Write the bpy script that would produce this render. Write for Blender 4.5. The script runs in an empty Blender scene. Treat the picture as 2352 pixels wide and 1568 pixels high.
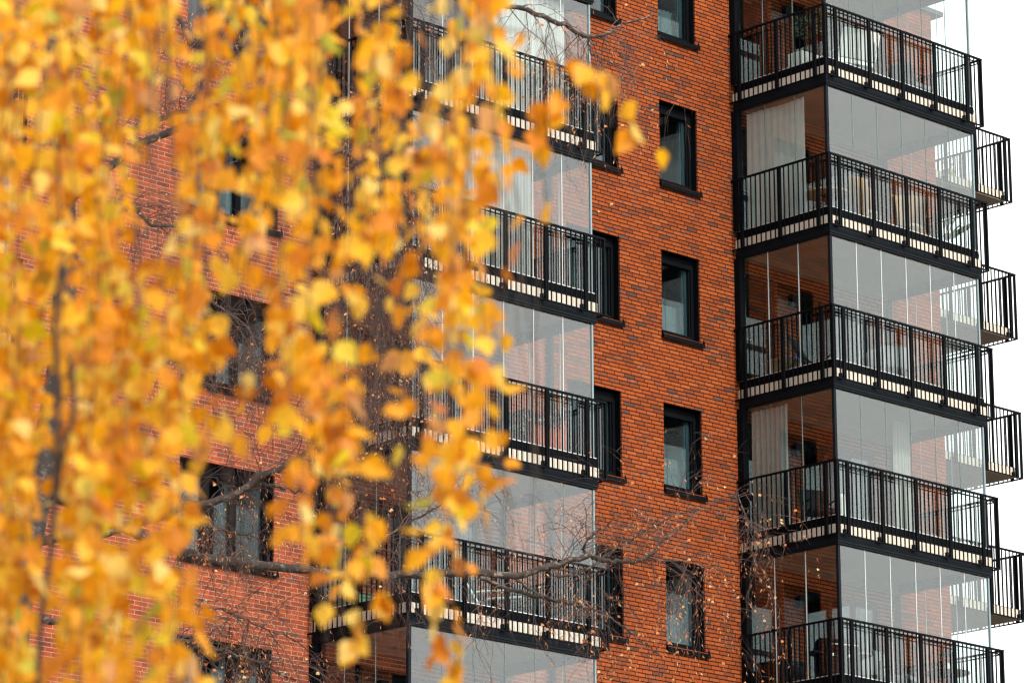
import bpy, math, random
from math import sin, cos, pi, radians
from mathutils import Vector, Matrix, noise

random.seed(7)
scene = bpy.context.scene
COL = scene.collection
ZR = 28.0          # height of the handrail of the topmost balcony shown
H = 3.0            # storey height
D = 2.52           # facade plane (y); the balconies reach from y = 0 to D

# ------------------------------------------------------------------ camera
F_PX = 9888.4      # focal length in pixels of a 2560 pixel wide frame
CAM = Vector((-54.116, -47.248, 1.546))
PSI, TH, RO = 0.769, 0.269, -0.004
_r = Vector((cos(PSI), -sin(PSI), 0)); _f = Vector((sin(PSI), cos(PSI), 0)); _u = Vector((0, 0, 1))


def load_cal():
    fw = _f * cos(TH) + _u * sin(TH); up = _u * cos(TH) - _f * sin(TH)
    return _r * cos(RO) + up * sin(RO), up * cos(RO) - _r * sin(RO), fw


RT, UP, FW = load_cal()
cam_data = bpy.data.cameras.new("camera"); cam = bpy.data.objects.new("camera", cam_data); COL.objects.link(cam)
cam.matrix_world = Matrix(((RT.x, UP.x, -FW.x, CAM.x), (RT.y, UP.y, -FW.y, CAM.y), (RT.z, UP.z, -FW.z, CAM.z), (0, 0, 0, 1)))
cam_data.sensor_width = 36.0
cam_data.lens = F_PX / 2560 * 36.0
cam_data.clip_start = 0.5; cam_data.clip_end = 5000
cam_data.dof.use_dof = True
cam_data.dof.focus_distance = 75.5
cam_data.dof.aperture_fstop = 5.8
scene.camera = cam


def at(u, v, d):
    """pixel of a 2352 wide picture and a distance along the view axis -> a point of the place"""
    k = F_PX * 2352 / 2560
    return CAM + (FW + RT * ((u - 1176) / k) - UP * ((v - 784) / k)) * d


def pix(p):
    q = p - CAM; z = q.dot(FW); k = F_PX * 2352 / 2560
    return 1176 + k * q.dot(RT) / z, 784 - k * q.dot(UP) / z


# ------------------------------------------------------------------ node helpers
class NT:
    def __init__(s, name):
        s.m = bpy.data.materials.new(name); s.m.use_nodes = True
        s.t = s.m.node_tree; s.t.nodes.clear()
        s.out = s.n('ShaderNodeOutputMaterial')

    def n(s, kind, **kw):
        nd = s.t.nodes.new(kind)
        for k, v in kw.items(): setattr(nd, k, v)
        return nd

    def l(s, a, b): s.t.links.new(a, b)

    def math(s, op, a, b=None, c=None):
        nd = s.n('ShaderNodeMath', operation=op)
        for i, x in enumerate((a, b, c)):
            if x is None: continue
            if isinstance(x, (int, float)): nd.inputs[i].default_value = x
            else: s.l(x, nd.inputs[i])
        return nd.outputs[0]

    def mix(s, f, a, b, kind='MIX'):
        nd = s.n('ShaderNodeMix', data_type='RGBA', blend_type=kind)
        for i, x in ((0, f), (6, a), (7, b)):
            if isinstance(x, (int, float)): nd.inputs[i].default_value = x
            elif isinstance(x, tuple): nd.inputs[i].default_value = x if len(x) == 4 else x + (1,)
            else: s.l(x, nd.inputs[i])
        return nd.outputs[2]

    def ramp(s, f, stops, interp='LINEAR'):
        nd = s.n('ShaderNodeValToRGB'); cr = nd.color_ramp; cr.interpolation = interp
        while len(cr.elements) < len(stops): cr.elements.new(0.5)
        for e, (p, c) in zip(cr.elements, stops): e.position = p; e.color = c + (1,)
        s.l(f, nd.inputs[0]); return nd.outputs[0]

    def noise(s, vec, scale, detail=3, rough=.55):
        nd = s.n('ShaderNodeTexNoise'); nd.inputs['Scale'].default_value = scale
        nd.inputs['Detail'].default_value = detail; nd.inputs['Roughness'].default_value = rough
        if vec is not None: s.l(vec, nd.inputs['Vector'])
        return nd.outputs['Fac']

    def coord(s, which='Object'):
        return s.n('ShaderNodeTexCoord').outputs[which]

    def pos(s): return s.n('ShaderNodeNewGeometry').outputs['Position']


def principled(name, col, rough=.6, metal=0., spec=.5, var=.0, vscale=6., bump=0., bscale=40., tint=None):
    t = NT(name); b = t.n('ShaderNodeBsdfPrincipled')
    b.inputs['Roughness'].default_value = rough; b.inputs['Metallic'].default_value = metal
    b.inputs['Specular IOR Level'].default_value = spec
    if var > 0:
        nz = t.noise(t.pos(), vscale, 4)
        lo = tuple(c * (1 - var) for c in col); hi = tint or tuple(min(1, c * (1 + var)) for c in col)
        t.l(t.ramp(nz, [(.3, lo), (.7, hi)]), b.inputs['Base Color'])
    else:
        b.inputs['Base Color'].default_value = col + (1,)
    if bump > 0:
        bp = t.n('ShaderNodeBump'); bp.inputs['Strength'].default_value = bump; bp.inputs['Distance'].default_value = .01
        t.l(t.noise(t.pos(), bscale, 4), bp.inputs['Height']); t.l(bp.outputs[0], b.inputs['Normal'])
    t.l(b.outputs[0], t.out.inputs[0]); return t.m


def brick(name, mortar, stops, joint_h=.0165, joint_v=.015, shift=.27, CL=.268):
    t = NT(name); CH = H / 39
    g = t.n('ShaderNodeNewGeometry'); sp = t.n('ShaderNodeSeparateXYZ'); t.l(g.outputs['Position'], sp.inputs[0])
    sn = t.n('ShaderNodeSeparateXYZ'); t.l(g.outputs['True Normal'], sn.inputs[0])
    side = t.math('GREATER_THAN', t.math('ABSOLUTE', sn.outputs[0]), .5)
    u0 = t.math('ADD', t.math('MULTIPLY', sp.outputs[0], t.math('SUBTRACT', 1., side)), t.math('MULTIPLY', sp.outputs[1], side))
    wob = t.noise(g.outputs['Position'], 3.0, 2)
    wz = t.math('MULTIPLY', t.math('SUBTRACT', wob, .5), .010)
    v = t.math('DIVIDE', t.math('ADD', t.math('ADD', sp.outputs[2], .052), wz), CH)
    row = t.math('FLOOR', v); fv = t.math('FRACT', v)
    wn = t.n('ShaderNodeTexWhiteNoise', noise_dimensions='1D'); t.l(row, wn.inputs['W'])
    u = t.math('ADD', t.math('ADD', t.math('DIVIDE', t.math('ADD', u0, 40.0), CL), t.math('MULTIPLY', row, shift)), t.math('MULTIPLY', wn.outputs['Value'], .10))
    cx = t.math('FLOOR', u); fu = t.math('FRACT', u)
    cv = t.n('ShaderNodeCombineXYZ'); t.l(cx, cv.inputs[0]); t.l(row, cv.inputs[1])
    wn2 = t.n('ShaderNodeTexWhiteNoise', noise_dimensions='2D'); t.l(cv.outputs[0], wn2.inputs['Vector'])
    rnd = wn2.outputs['Value']
    # ragged joints: the edge moves a little with a fine noise
    rag = t.math('MULTIPLY', t.math('SUBTRACT', t.noise(g.outputs['Position'], 45, 2), .5), .05)
    mh = t.math('LESS_THAN', fv, t.math('ADD', joint_h / CH, rag))
    mv = t.math('LESS_THAN', fu, t.math('ADD', joint_v / CL, t.math('MULTIPLY', rag, .3)))
    mort = t.math('MAXIMUM', mh, mv)
    colr = t.ramp(rnd, stops)
    fine = t.noise(g.outputs['Position'], 24, 5, .65)
    colr = t.mix(.45, colr, t.mix(1., colr, t.ramp(fine, [(.25, (.58, .53, .50)), (.75, (1.16, 1.16, 1.18))]), 'MULTIPLY'))
    # burnt blotches on some bricks
    wn3 = t.n('ShaderNodeTexWhiteNoise', noise_dimensions='2D'); ad = t.n('ShaderNodeVectorMath', operation='ADD')
    t.l(cv.outputs[0], ad.inputs[0]); ad.inputs[1].default_value = (17.3, 5.1, 0); t.l(ad.outputs[0], wn3.inputs['Vector'])
    blot = t.math('MULTIPLY', t.math('GREATER_THAN', wn3.outputs['Value'], .90), t.ramp(t.noise(g.outputs['Position'], 11, 3), [(.45, (0, 0, 0)), (.6, (1, 1, 1))]))
    colr = t.mix(t.math('MULTIPLY', blot, .75), colr, (.085, .06, .055))
    # broad, weak unevenness of the whole wall
    big = t.ramp(t.noise(g.outputs['Position'], .55, 4), [(.3, (.88, .87, .87)), (.7, (1.08, 1.08, 1.08))])
    colr = t.mix(1., colr, big, 'MULTIPLY')
    mcol = t.mix(t.noise(g.outputs['Position'], 9, 3), tuple(c * .75 for c in mortar), tuple(min(1, c * 1.25) for c in mortar))
    fin = t.mix(mort, colr, mcol)
    b = t.n('ShaderNodeBsdfPrincipled'); b.inputs['Roughness'].default_value = .9; b.inputs['Specular IOR Level'].default_value = .08
    t.l(fin, b.inputs['Base Color'])
    bp = t.n('ShaderNodeBump'); bp.inputs['Strength'].default_value = .55; bp.inputs['Distance'].default_value = .012
    hgt = t.math('ADD', t.math('SUBTRACT', 1., mort), t.math('MULTIPLY', fine, .35))
    t.l(hgt, bp.inputs['Height']); t.l(bp.outputs[0], b.inputs['Normal'])
    t.l(b.outputs[0], t.out.inputs[0]); return t.m


def glass(name, r0, tint, rough=.0, wavy=True):
    """clear sheet: Schlick reflection over straight transmission"""
    t = NT(name); lw = t.n('ShaderNodeLayerWeight'); lw.inputs['Blend'].default_value = .5
    p = t.math('POWER', lw.outputs['Facing'], 5.)
    fac = t.math('ADD', t.math('MULTIPLY', p, 1 - r0), r0)
    tr = t.n('ShaderNodeBsdfTransparent'); tr.inputs[0].default_value = tint + (1,)
    gl = t.n('ShaderNodeBsdfGlossy'); gl.inputs['Roughness'].default_value = rough; gl.inputs[0].default_value = (.97, .985, 1, 1)
    if wavy:
        bp = t.n('ShaderNodeBump'); bp.inputs['Strength'].default_value = .004; bp.inputs['Distance'].default_value = .02
        t.l(t.noise(t.pos(), 1.3, 0), bp.inputs['Height']); t.l(bp.outputs[0], gl.inputs['Normal'])
    mx = t.n('ShaderNodeMixShader'); t.l(fac, mx.inputs[0]); t.l(tr.outputs[0], mx.inputs[1]); t.l(gl.outputs[0], mx.inputs[2])
    t.l(mx.outputs[0], t.out.inputs[0]); return t.m


def leafmat(name, stops, trans=.45, rough=.5):
    t = NT(name); g = t.n('ShaderNodeNewGeometry')
    c = t.ramp(g.outputs['Random Per Island'], stops)
    nz = t.noise(g.outputs['Position'], 60, 2)
    c = t.mix(1., c, t.ramp(nz, [(.3, (.82, .80, .75)), (.7, (1.12, 1.12, 1.1))]), 'MULTIPLY')
    d = t.n('ShaderNodeBsdfPrincipled'); d.inputs['Roughness'].default_value = rough; d.inputs['Specular IOR Level'].default_value = .35
    tr = t.n('ShaderNodeBsdfTranslucent'); t.l(c, d.inputs['Base Color']); t.l(c, tr.inputs[0])
    mx = t.n('ShaderNodeMixShader'); mx.inputs[0].default_value = trans
    t.l(d.outputs[0], mx.inputs[1]); t.l(tr.outputs[0], mx.inputs[2]); t.l(mx.outputs[0], t.out.inputs[0]); return t.m


def cloth(name, col, trans=.3, stripes=0., holes=0.):
    t = NT(name); d = t.n('ShaderNodeBsdfDiffuse'); tr = t.n('ShaderNodeBsdfTranslucent')
    c = t.ramp(t.noise(t.pos(), 5, 3), [(.3, tuple(x * .9 for x in col)), (.7, col)])
    t.l(c, d.inputs[0]); t.l(c, tr.inputs[0])
    mx = t.n('ShaderNodeMixShader'); mx.inputs[0].default_value = trans
    t.l(d.outputs[0], mx.inputs[1]); t.l(tr.outputs[0], mx.inputs[2])
    fin = mx.outputs[0]
    if holes:
        tp = t.n('ShaderNodeBsdfTransparent'); m2 = t.n('ShaderNodeMixShader'); m2.inputs[0].default_value = holes
        t.l(fin, m2.inputs[1]); t.l(tp.outputs[0], m2.inputs[2]); fin = m2.outputs[0]
    t.l(fin, t.out.inputs[0]); return t.m


def weave(name, a, b, scale=60):
    t = NT(name); w = t.n('ShaderNodeTexWave'); w.inputs['Scale'].default_value = scale; w.inputs['Distortion'].default_value = 2
    w.bands_direction = 'Z'; t.l(t.coord(), w.inputs['Vector'])
    bs = t.n('ShaderNodeBsdfPrincipled'); bs.inputs['Roughness'].default_value = .8
    t.l(t.mix(w.outputs['Fac'], a, b), bs.inputs['Base Color']); t.l(bs.outputs[0], t.out.inputs[0]); return t.m


def bark(name, pale, dark, scale=7., thr=.5):
    t = NT(name); p = t.pos()
    mp = t.n('ShaderNodeMapping'); mp.inputs['Scale'].default_value = (1, 1, 1.6); t.l(p, mp.inputs[0])
    a = t.noise(mp.outputs[0], scale, 5, .7)
    c = t.ramp(a, [(thr - .08, dark), (thr + .08, pale)])
    bs = t.n('ShaderNodeBsdfPrincipled'); bs.inputs['Roughness'].default_value = .9
    bp = t.n('ShaderNodeBump'); bp.inputs['Strength'].default_value = .6; bp.inputs['Distance'].default_value = .02
    t.l(a, bp.inputs['Height']); t.l(bp.outputs[0], bs.inputs['Normal'])
    t.l(c, bs.inputs['Base Color']); t.l(bs.outputs[0], t.out.inputs[0]); return t.m


M = {}
M['brick'] = brick('orange_brick_dark_joints', (.020, .006, .004),
    [(.0, (.285, .066, .0170)), (.25, (.255, .055, .0140)), (.5, (.31, .079, .023)), (.66, (.25, .056, .016)), (.78, (.215, .053, .018)), (.92, (.175, .047, .019)), (.968, (.14, .046, .022)), (.982, (.085, .044, .034)), (1., (.095, .048, .034))], joint_h=.020)
M['brick2'] = brick('red_brick_pale_joints', (.33, .22, .175),
    [(.0, (.31, .066, .025)), (.3, (.27, .052, .019)), (.55, (.34, .082, .034)), (.7, (.21, .045, .020)), (.85, (.16, .040, .022)), (1., (.30, .064, .027))], joint_h=.0115, joint_v=.010, shift=.5, CL=.280)
M['metal'] = principled('black_painted_metal', (.0024, .0033, .0048), .55, 0, .05, var=.25, vscale=3)
M['metal2'] = principled('dark_grey_aluminium', (.0056, .0082, .0120), .5, 0, .08, var=.2, vscale=4)
M['rim'] = principled('bare_aluminium_strip', (.62, .64, .66), .3, .3)
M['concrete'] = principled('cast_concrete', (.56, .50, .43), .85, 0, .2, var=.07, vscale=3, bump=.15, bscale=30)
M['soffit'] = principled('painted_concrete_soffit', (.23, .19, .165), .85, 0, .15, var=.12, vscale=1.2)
M['deck'] = principled('grey_floor_boards', (.11, .10, .09), .7, var=.15)
M['glass'] = glass('clear_balcony_glass', .078, (.90, .94, .935))
M['pane'] = glass('window_glass', .065, (.55, .64, .66), wavy=False)
M['seam'] = principled('pale_glass_seal', (.46, .52, .54), .35)
M['seam_dark'] = principled('green_glass_edge', (.12, .20, .20), .3)
M['teal'] = principled('blue_grey_sash_edge', (.16, .22, .24), .35, 0, .6)
M['room'] = principled('room_paint', (.20, .21, .22), .9)
M['zinc'] = principled('roof_sheet', (.03, .034, .038), .5)
M['curtain_grey'] = cloth('grey_pleated_curtain', (.36, .355, .34), .18)
M['curtain_sheer'] = cloth('white_sheer_curtain', (.80, .80, .79), .45, holes=.22)
M['curtain_white'] = cloth('white_curtain_cloth', (.66, .65, .63), .35)
M['white'] = principled('white_lacquer', (.78, .78, .76), .4)
M['grey'] = principled('grey_fabric', (.22, .23, .24), .9)
M['dark'] = principled('black_plastic', (.005, .006, .007), .5, 0, .12)
M['wood'] = principled('pale_wood', (.42, .29, .17), .6, var=.2, vscale=9)
M['wicker'] = weave('wicker', (.42, .25, .12), (.20, .11, .05), 30)
M['red'] = principled('red_brown_wood', (.42, .085, .045), .5, var=.2, vscale=8)
M['green'] = principled('green_plastic', (.06, .26, .14), .4)
M['soil'] = principled('potting_soil', (.04, .03, .022), .95)
M['plant'] = leafmat('green_leaves', [(.0, (.035, .07, .025)), (.5, (.06, .12, .04)), (1., (.10, .16, .06))], .25)
M['shrub'] = leafmat('grey_green_leaves', [(.0, (.05, .07, .05)), (1., (.13, .16, .12))], .2)
M['leaf'] = leafmat('yellow_birch_leaf', [(.0, (.50, .145, .0015)), (.16, (.66, .24, .0025)), (.40, (.76, .325, .004)), (.64, (.80, .41, .009)), (.78, (.84, .52, .055)), (.85, (.86, .62, .20)), (.88, (.60, .46, .010)), (.925, (.70, .49, .008)), (.945, (.42, .42, .05)), (.965, (.36, .11, .008)), (1., (.78, .44, .18))], .48)
M['leaf2'] = leafmat('orange_birch_leaf', [(.0, (.45, .12, .03)), (.5, (.55, .18, .04)), (.8, (.66, .34, .12)), (1., (.75, .52, .28))], .35)
M['bark'] = bark('birch_bark', (.50, .47, .43), (.05, .042, .038), 5, .47)
M['branch'] = bark('birch_branch_bark', (.26, .215, .185), (.036, .026, .022), 9, .62)
M['dark_bark'] = bark('dark_birch_bark', (.11, .09, .08), (.028, .021, .019), 9, .60)
M['twig'] = principled('birch_twig', (.034, .017, .012), .7, var=.3, vscale=4)
M['twig2'] = principled('thin_brown_twig', (.075, .040, .034), .75, var=.35, vscale=2)
M['grass'] = principled('autumn_lawn', (.10, .088, .062), .95, var=.35, vscale=1.5)
M['paving'] = principled('grey_paving', (.15, .145, .14), .9, var=.15, vscale=2)


# ------------------------------------------------------------------ mesh builder
class MB:
    def __init__(s): s.v = []; s.f = []; s.mi = []

    def quad(s, a, b, c, d, mi=0):
        i = len(s.v); s.v += [tuple(a), tuple(b), tuple(c), tuple(d)]; s.f.append((i, i + 1, i + 2, i + 3)); s.mi.append(mi)

    def box(s, x0, x1, y0, y1, z0, z1, mi=0):
        i = len(s.v)
        s.v += [(x0, y0, z0), (x1, y0, z0), (x1, y1, z0), (x0, y1, z0), (x0, y0, z1), (x1, y0, z1), (x1, y1, z1), (x0, y1, z1)]
        for q in ((3, 2, 1, 0), (4, 5, 6, 7), (0, 1, 5, 4), (1, 2, 6, 5), (2, 3, 7, 6), (3, 0, 4, 7)):
            s.f.append(tuple(i + k for k in q)); s.mi.append(mi)

    def obox(s, c, ax, ay, az, mi=0):
        c, ax, ay, az = (Vector(x) for x in (c, ax, ay, az)); i = len(s.v)
        for dz in (-1, 1):
            for dx, dy in ((-1, -1), (1, -1), (1, 1), (-1, 1)): s.v.append(tuple(c + ax * dx + ay * dy + az * dz))
        for q in ((3, 2, 1, 0), (4, 5, 6, 7), (0, 1, 5, 4), (1, 2, 6, 5), (2, 3, 7, 6), (3, 0, 4, 7)):
            s.f.append(tuple(i + k for k in q)); s.mi.append(mi)

    def tube(s, pts, rad, n=6, mi=0, cap=True):
        pts = [Vector(p) for p in pts]
        if isinstance(rad, (int, float)): rad = [rad] * len(pts)
        i0 = len(s.v); a = None
        for k, p in enumerate(pts):
            t = (pts[min(k + 1, len(pts) - 1)] - pts[max(k - 1, 0)])
            if t.length < 1e-9: t = Vector((0, 0, 1))
            t.normalize()
            if a is None: a = t.orthogonal().normalized()
            a = (a - t * a.dot(t));
            a = a.normalized() if a.length > 1e-6 else t.orthogonal().normalized()
            b = t.cross(a)
            for j in range(n):
                w = 2 * pi * j / n; s.v.append(tuple(p + (a * cos(w) + b * sin(w)) * rad[k]))
        for k in range(len(pts) - 1):
            for j in range(n):
                q = i0 + k * n; s.f.append((q + j, q + (j + 1) % n, q + n + (j + 1) % n, q + n + j)); s.mi.append(mi)
        if cap:
            s.f.append(tuple(i0 + j for j in reversed(range(n)))); s.mi.append(mi)
            q = i0 + (len(pts) - 1) * n; s.f.append(tuple(q + j for j in range(n))); s.mi.append(mi)

    def lathe(s, c, prof, n=20, mi=0):
        c = Vector(c); i0 = len(s.v)
        for r, z in prof:
            for j in range(n): s.v.append((c.x + r * cos(2 * pi * j / n), c.y + r * sin(2 * pi * j / n), c.z + z))
        for k in range(len(prof) - 1):
            for j in range(n):
                q = i0 + k * n; s.f.append((q + j, q + (j + 1) % n, q + n + (j + 1) % n, q + n + j)); s.mi.append(mi)
        s.f.append(tuple(i0 + j for j in reversed(range(n)))); s.mi.append(mi)
        q = i0 + (len(prof) - 1) * n; s.f.append(tuple(q + j for j in range(n))); s.mi.append(mi)

    def leaf(s, p, tip, side, ln, wd, fold=.18, mi=0):
        """a small folded leaf: p petiole end, tip direction, side direction"""
        p = Vector(p); nrm = tip.cross(side).normalized(); i = len(s.v)
        def q(a, b): return tuple(p + tip * (a * ln) + side * (b * wd) + nrm * (abs(b) * fold * wd))
        s.v += [q(0, 0), q(.18, -.42), q(.42, -.5), q(.75, -.22), q(1, 0), q(.75, .22), q(.42, .5), q(.18, .42), q(.45, 0)]
        for fc in ((0, 8, 2, 1), (8, 4, 3, 2), (0, 7, 6, 8), (8, 6, 5, 4)): s.f.append(tuple(i + k for k in fc)); s.mi.append(mi)

    def build(s, name, mats, parent=None, loc=(0, 0, 0), smooth=False):
        me = bpy.data.meshes.new(name); me.from_pydata(s.v, [], s.f)
        mats = mats if isinstance(mats, (list, tuple)) else [mats]
        for m in mats: me.materials.append(m)
        if any(s.mi): me.polygons.foreach_set('material_index', s.mi)
        if smooth: me.polygons.foreach_set('use_smooth', [True] * len(me.polygons))
        me.update()
        o = bpy.data.objects.new(name, me); COL.objects.link(o); o.location = loc
        if parent: o.parent = parent
        return o


def tag(o, label=None, cat=None, group=None, kind=None):
    for k, v in (('label', label), ('category', cat), ('group', group), ('kind', kind)):
        if v: o[k] = v
    return o


def empty(name, loc, label, cat, group=None, rz=0.):
    o = bpy.data.objects.new(name, None); COL.objects.link(o); o.location = loc; o.rotation_euler = (0, 0, rz)
    return tag(o, label, cat, group)


def copy_part(src, parent, loc):
    c = src.copy(); COL.objects.link(c); c.parent = parent; c.location = loc
    for ch in kids[src.name]:
        d = ch.copy(); COL.objects.link(d); d.parent = c; d.location = ch.location
    return c


kids = {}

# ------------------------------------------------------------------ ground
g = MB(); g.quad((-3000, -3000, 0), (3000, -3000, 0), (3000, 3000, 0), (-3000, 3000, 0)); tag(g.build('ground', M['grass']), kind='structure')
g = MB(); g.quad((-40, -9, .004), (25, -9, .004), (25, 2.4, .004), (-40, 2.4, .004)); tag(g.build('pavement', M['paving']), kind='structure')

# ------------------------------------------------------------------ the building
bld = empty('apartment_building', (-8.5, D, 0), 'tall orange brick apartment building with stacks of glazed corner balconies', 'building')
BL = Vector((-8.5, D, 0))
XL, XS, XR = -40.0, -5.16, 6.23     # left end, change of brick, right corner
ZTOP = ZR + 2.02
T = .30                             # wall thickness
YB = 14.0
O_STACK = {'R': 0.0, 'L': -10.8, 'LL': -23.6}
openings = []                       # x0, x1, z0, z1
K = range(-1, 6)
for k in K:
    zt = ZR - 3 * k
    openings.append((-2.0, -.95, zt - 3.44, zt - 1.79))
    openings.append((-4.55, -3.13, zt - 3.44, zt - 1.79))
    openings.append((-13.65, -11.57, zt - 3.44, zt - 1.79))
    for s, o in O_STACK.items():
        openings.append((o + .22, o + 1.24, zt - 4.165, zt - 1.78))
        openings.append((o + 1.94, o + 4.05, zt - 4.12, zt - 1.84))


def wall_grid(x0, x1, z0, z1, mat, name):
    b = MB(); ops = [p for p in openings if p[0] > x0 - .01 and p[1] < x1 + .01]
    xs = sorted({x0, x1, *[p[0] for p in ops], *[p[1] for p in ops]}); zs = sorted({z0, z1, *[p[2] for p in ops], *[p[3] for p in ops]})
    for i in range(len(xs) - 1):
        # merge runs in z
        run = None
        for j in range(len(zs) - 1):
            cx, cz = (xs[i] + xs[i + 1]) / 2, (zs[j] + zs[j + 1]) / 2
            hole = any(p[0] < cx < p[1] and p[2] < cz < p[3] for p in ops)
            if not hole and run is None: run = zs[j]
            if hole and run is not None or (j == len(zs) - 2 and run is not None and not hole):
                top = zs[j] if hole else zs[j + 1]
                b.quad((xs[i], D, run), (xs[i + 1], D, run), (xs[i + 1], D, top), (xs[i], D, top))
                b.quad((xs[i + 1], D + T, run), (xs[i], D + T, run), (xs[i], D + T, top), (xs[i + 1], D + T, top), 1)
                run = None
    for a, c, e, f in ops:
        b.quad((a, D, e), (a, D, f), (a, D + T, f), (a, D + T, e)); b.quad((c, D, f), (c, D, e), (c, D + T, e), (c, D + T, f))
        b.quad((a, D, f), (c, D, f), (c, D + T, f), (a, D + T, f)); b.quad((c, D, e), (a, D, e), (a, D + T, e), (c, D + T, e))
    return b.build(name, [mat, M['room']], bld, -BL)


wall_grid(XL, XS, 0, ZTOP, M['brick2'], 'brick_wall')
wall_grid(XS, XR, 0, ZTOP, M['brick'], 'brick_wall')
b = MB()
b.quad((XR, D, 0), (XR, YB, 0), (XR, YB, ZTOP), (XR, D, ZTOP)); b.quad((XR - T, YB, 0), (XR - T, D, 0), (XR - T, D, ZTOP), (XR - T, YB, ZTOP), 1)
b.build('brick_wall', [M['brick'], M['room']], bld, -BL)
b = MB(); b.quad((XR, YB, 0), (XL, YB, 0), (XL, YB, ZTOP), (XR, YB, ZTOP)); b.quad((XL, YB, 0), (XL, D, 0), (XL, D, ZTOP), (XL, YB, ZTOP))
b.build('brick_wall', M['brick2'], bld, -BL)
b = MB(); b.box(XL - .1, XR + .34, D - .06, YB + .3, ZTOP, ZTOP + .10); b.build('roof', M['zinc'], bld, -BL)
# floors and rooms behind the windows
b = MB()
for k in range(-1, 8):
    z = ZR - 3 * k
    b.box(XL + .3, XR - T - .01, D + T + .002, YB - .3, z - 1.44, z - 1.215)
b.box(XL + .3, XR - .32, 7.2, 7.3, ZR - 22, ZTOP - .1)
for x in (-34, -28.5, -23, -14.2, -10.9, -5.2, -2.9, -.4, 1.6, 5.2):
    b.box(x - .06, x + .06, D + T + .004, 7.19, ZR - 22, ZTOP - .1)
b.build('interior_floor', M['room'], bld, -BL)
# downpipe at the change of brick
b = MB(); b.tube([(-5.05, D - .09, .1), (-5.05, D - .09, ZTOP - .05)], .055, 12)
for k in range(10): b.tube([(-5.05, D - .09, 1.5 + 3 * k), (-5.05, D - .09, 1.56 + 3 * k)], .064, 12); b.box(-5.07, -5.03, D - .09, D + .0, 1.51 + 3 * k, 1.55 + 3 * k)
b.build('downpipe', M['metal2'], bld, -BL, True)


# windows -----------------------------------------------------------
def make_window(w, h, mull=()):
    """origin: lower left corner of the opening in the facade plane"""
    b = MB(); y0, y1 = .15, .24
    fw = .085
    # dark sheet lining of the reveal
    b.box(.002, .016, .03, y1, .016, h - .016); b.box(w - .016, w - .002, .03, y1, .016, h - .016); b.box(.002, w - .002, .03, y1, h - .015, h - .002)
    b.box(.017, fw, y0, y1, .03, h - .017); b.box(w - fw, w - .017, y0, y1, .03, h - .017)
    b.box(fw, w - fw, y0, y1, h - .20, h - .017); b.box(fw, w - fw, y0, y1, .03, .12)
    for m in mull: b.box(m - .06, m + .06, y0, y1, .12, h - .20)
    b.box(.017, w - .017, y0 + .005, y1 - .02, .002, .03)
    # outer step of the frame
    b.box(w - fw - .035, w - fw, y0 + .03, y1 + .01, .121, h - .201, 0)
    o = b.build('window', [M['metal'], M['teal']], bld); ch = []
    c = MB(); xs = [fw] + list(mull) + [w - fw]
    for i in range(len(xs) - 1):
        l = xs[i] + (.06 if i else 0); r = xs[i + 1] - (.06 if i < len(xs) - 2 else .035)
        c.box(l + .001, r - .001, y0 + .065, y0 + .085, .122, h - .202)
    ch.append(c.build('pane', M['pane'], o))
    c = MB()
    for i in range(len(xs) - 1):
        r = xs[i + 1] - (.06 if i < len(xs) - 2 else .035)
        c.box(r - .075, r - .002, y0 + .088, y0 + .155, .122, h - .202); c.box(r - .12, r - .09, y0 + .100, y0 + .17, .122, h - .202)
    ch.append(c.build('sash', M['teal'], o))
    c = MB()
    a = [(-.02, .13, .045), (w + .07, .13, .045), (w + .07, -.055, -.035), (-.02, -.055, -.035)]
    lo = [(x, y, z - .02) for x, y, z in a]
    c.quad(a[3], a[2], a[1], a[0]); c.quad(*lo)
    c.box(-.02, w + .07, -.060, -.052, -.115, -.030)
    for x in (-.02, w + .066): c.quad((x, .0, .10), (x, -.055, -.115), (x + .004, -.055, -.115), (x + .004, .0, .10)); c.quad((x, .0, -.08), (x, -.055, -.11), (x, -.055, -.03), (x, .0, .09))
    ch.append(c.build('sill', M['metal'], o))
    kids[o.name] = ch
    return o


def make_door(w, h):
    b = MB(); y0, y1 = .06, .14
    b.box(.003, .09, y0, y1, .003, h - .003); b.box(w - .09, w - .003, y0, y1, .003, h - .003); b.box(.09, w - .09, y0, y1, h - .10, h - .003)
    b.box(.09, w - .09, y0, y1, .003, .14)
    b.box(.10, .19, y0 + .02, y1 + .02, .15, h - .11); b.box(w - .19, w - .10, y0 + .02, y1 + .02, .15, h - .11); b.box(.19, w - .19, y0 + .02, y1 + .02, .90, 1.0)
    o = b.build('balcony_door', M['metal2'], bld); ch = []
    c = MB(); c.box(.191, w - .191, y0 + .045, y0 + .065, .15, .899); c.box(.191, w - .191, y0 + .045, y0 + .065, 1.001, h - .111); ch.append(c.build('pane', M['pane'], o))
    c = MB(); c.tube([(.15, y0 + .0, 1.05), (.15, y0 - .05, 1.05), (.27, y0 - .05, 1.05)], .011, 6); ch.append(c.build('handle', M['rim'], o))
    kids[o.name] = ch
    return o


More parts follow.
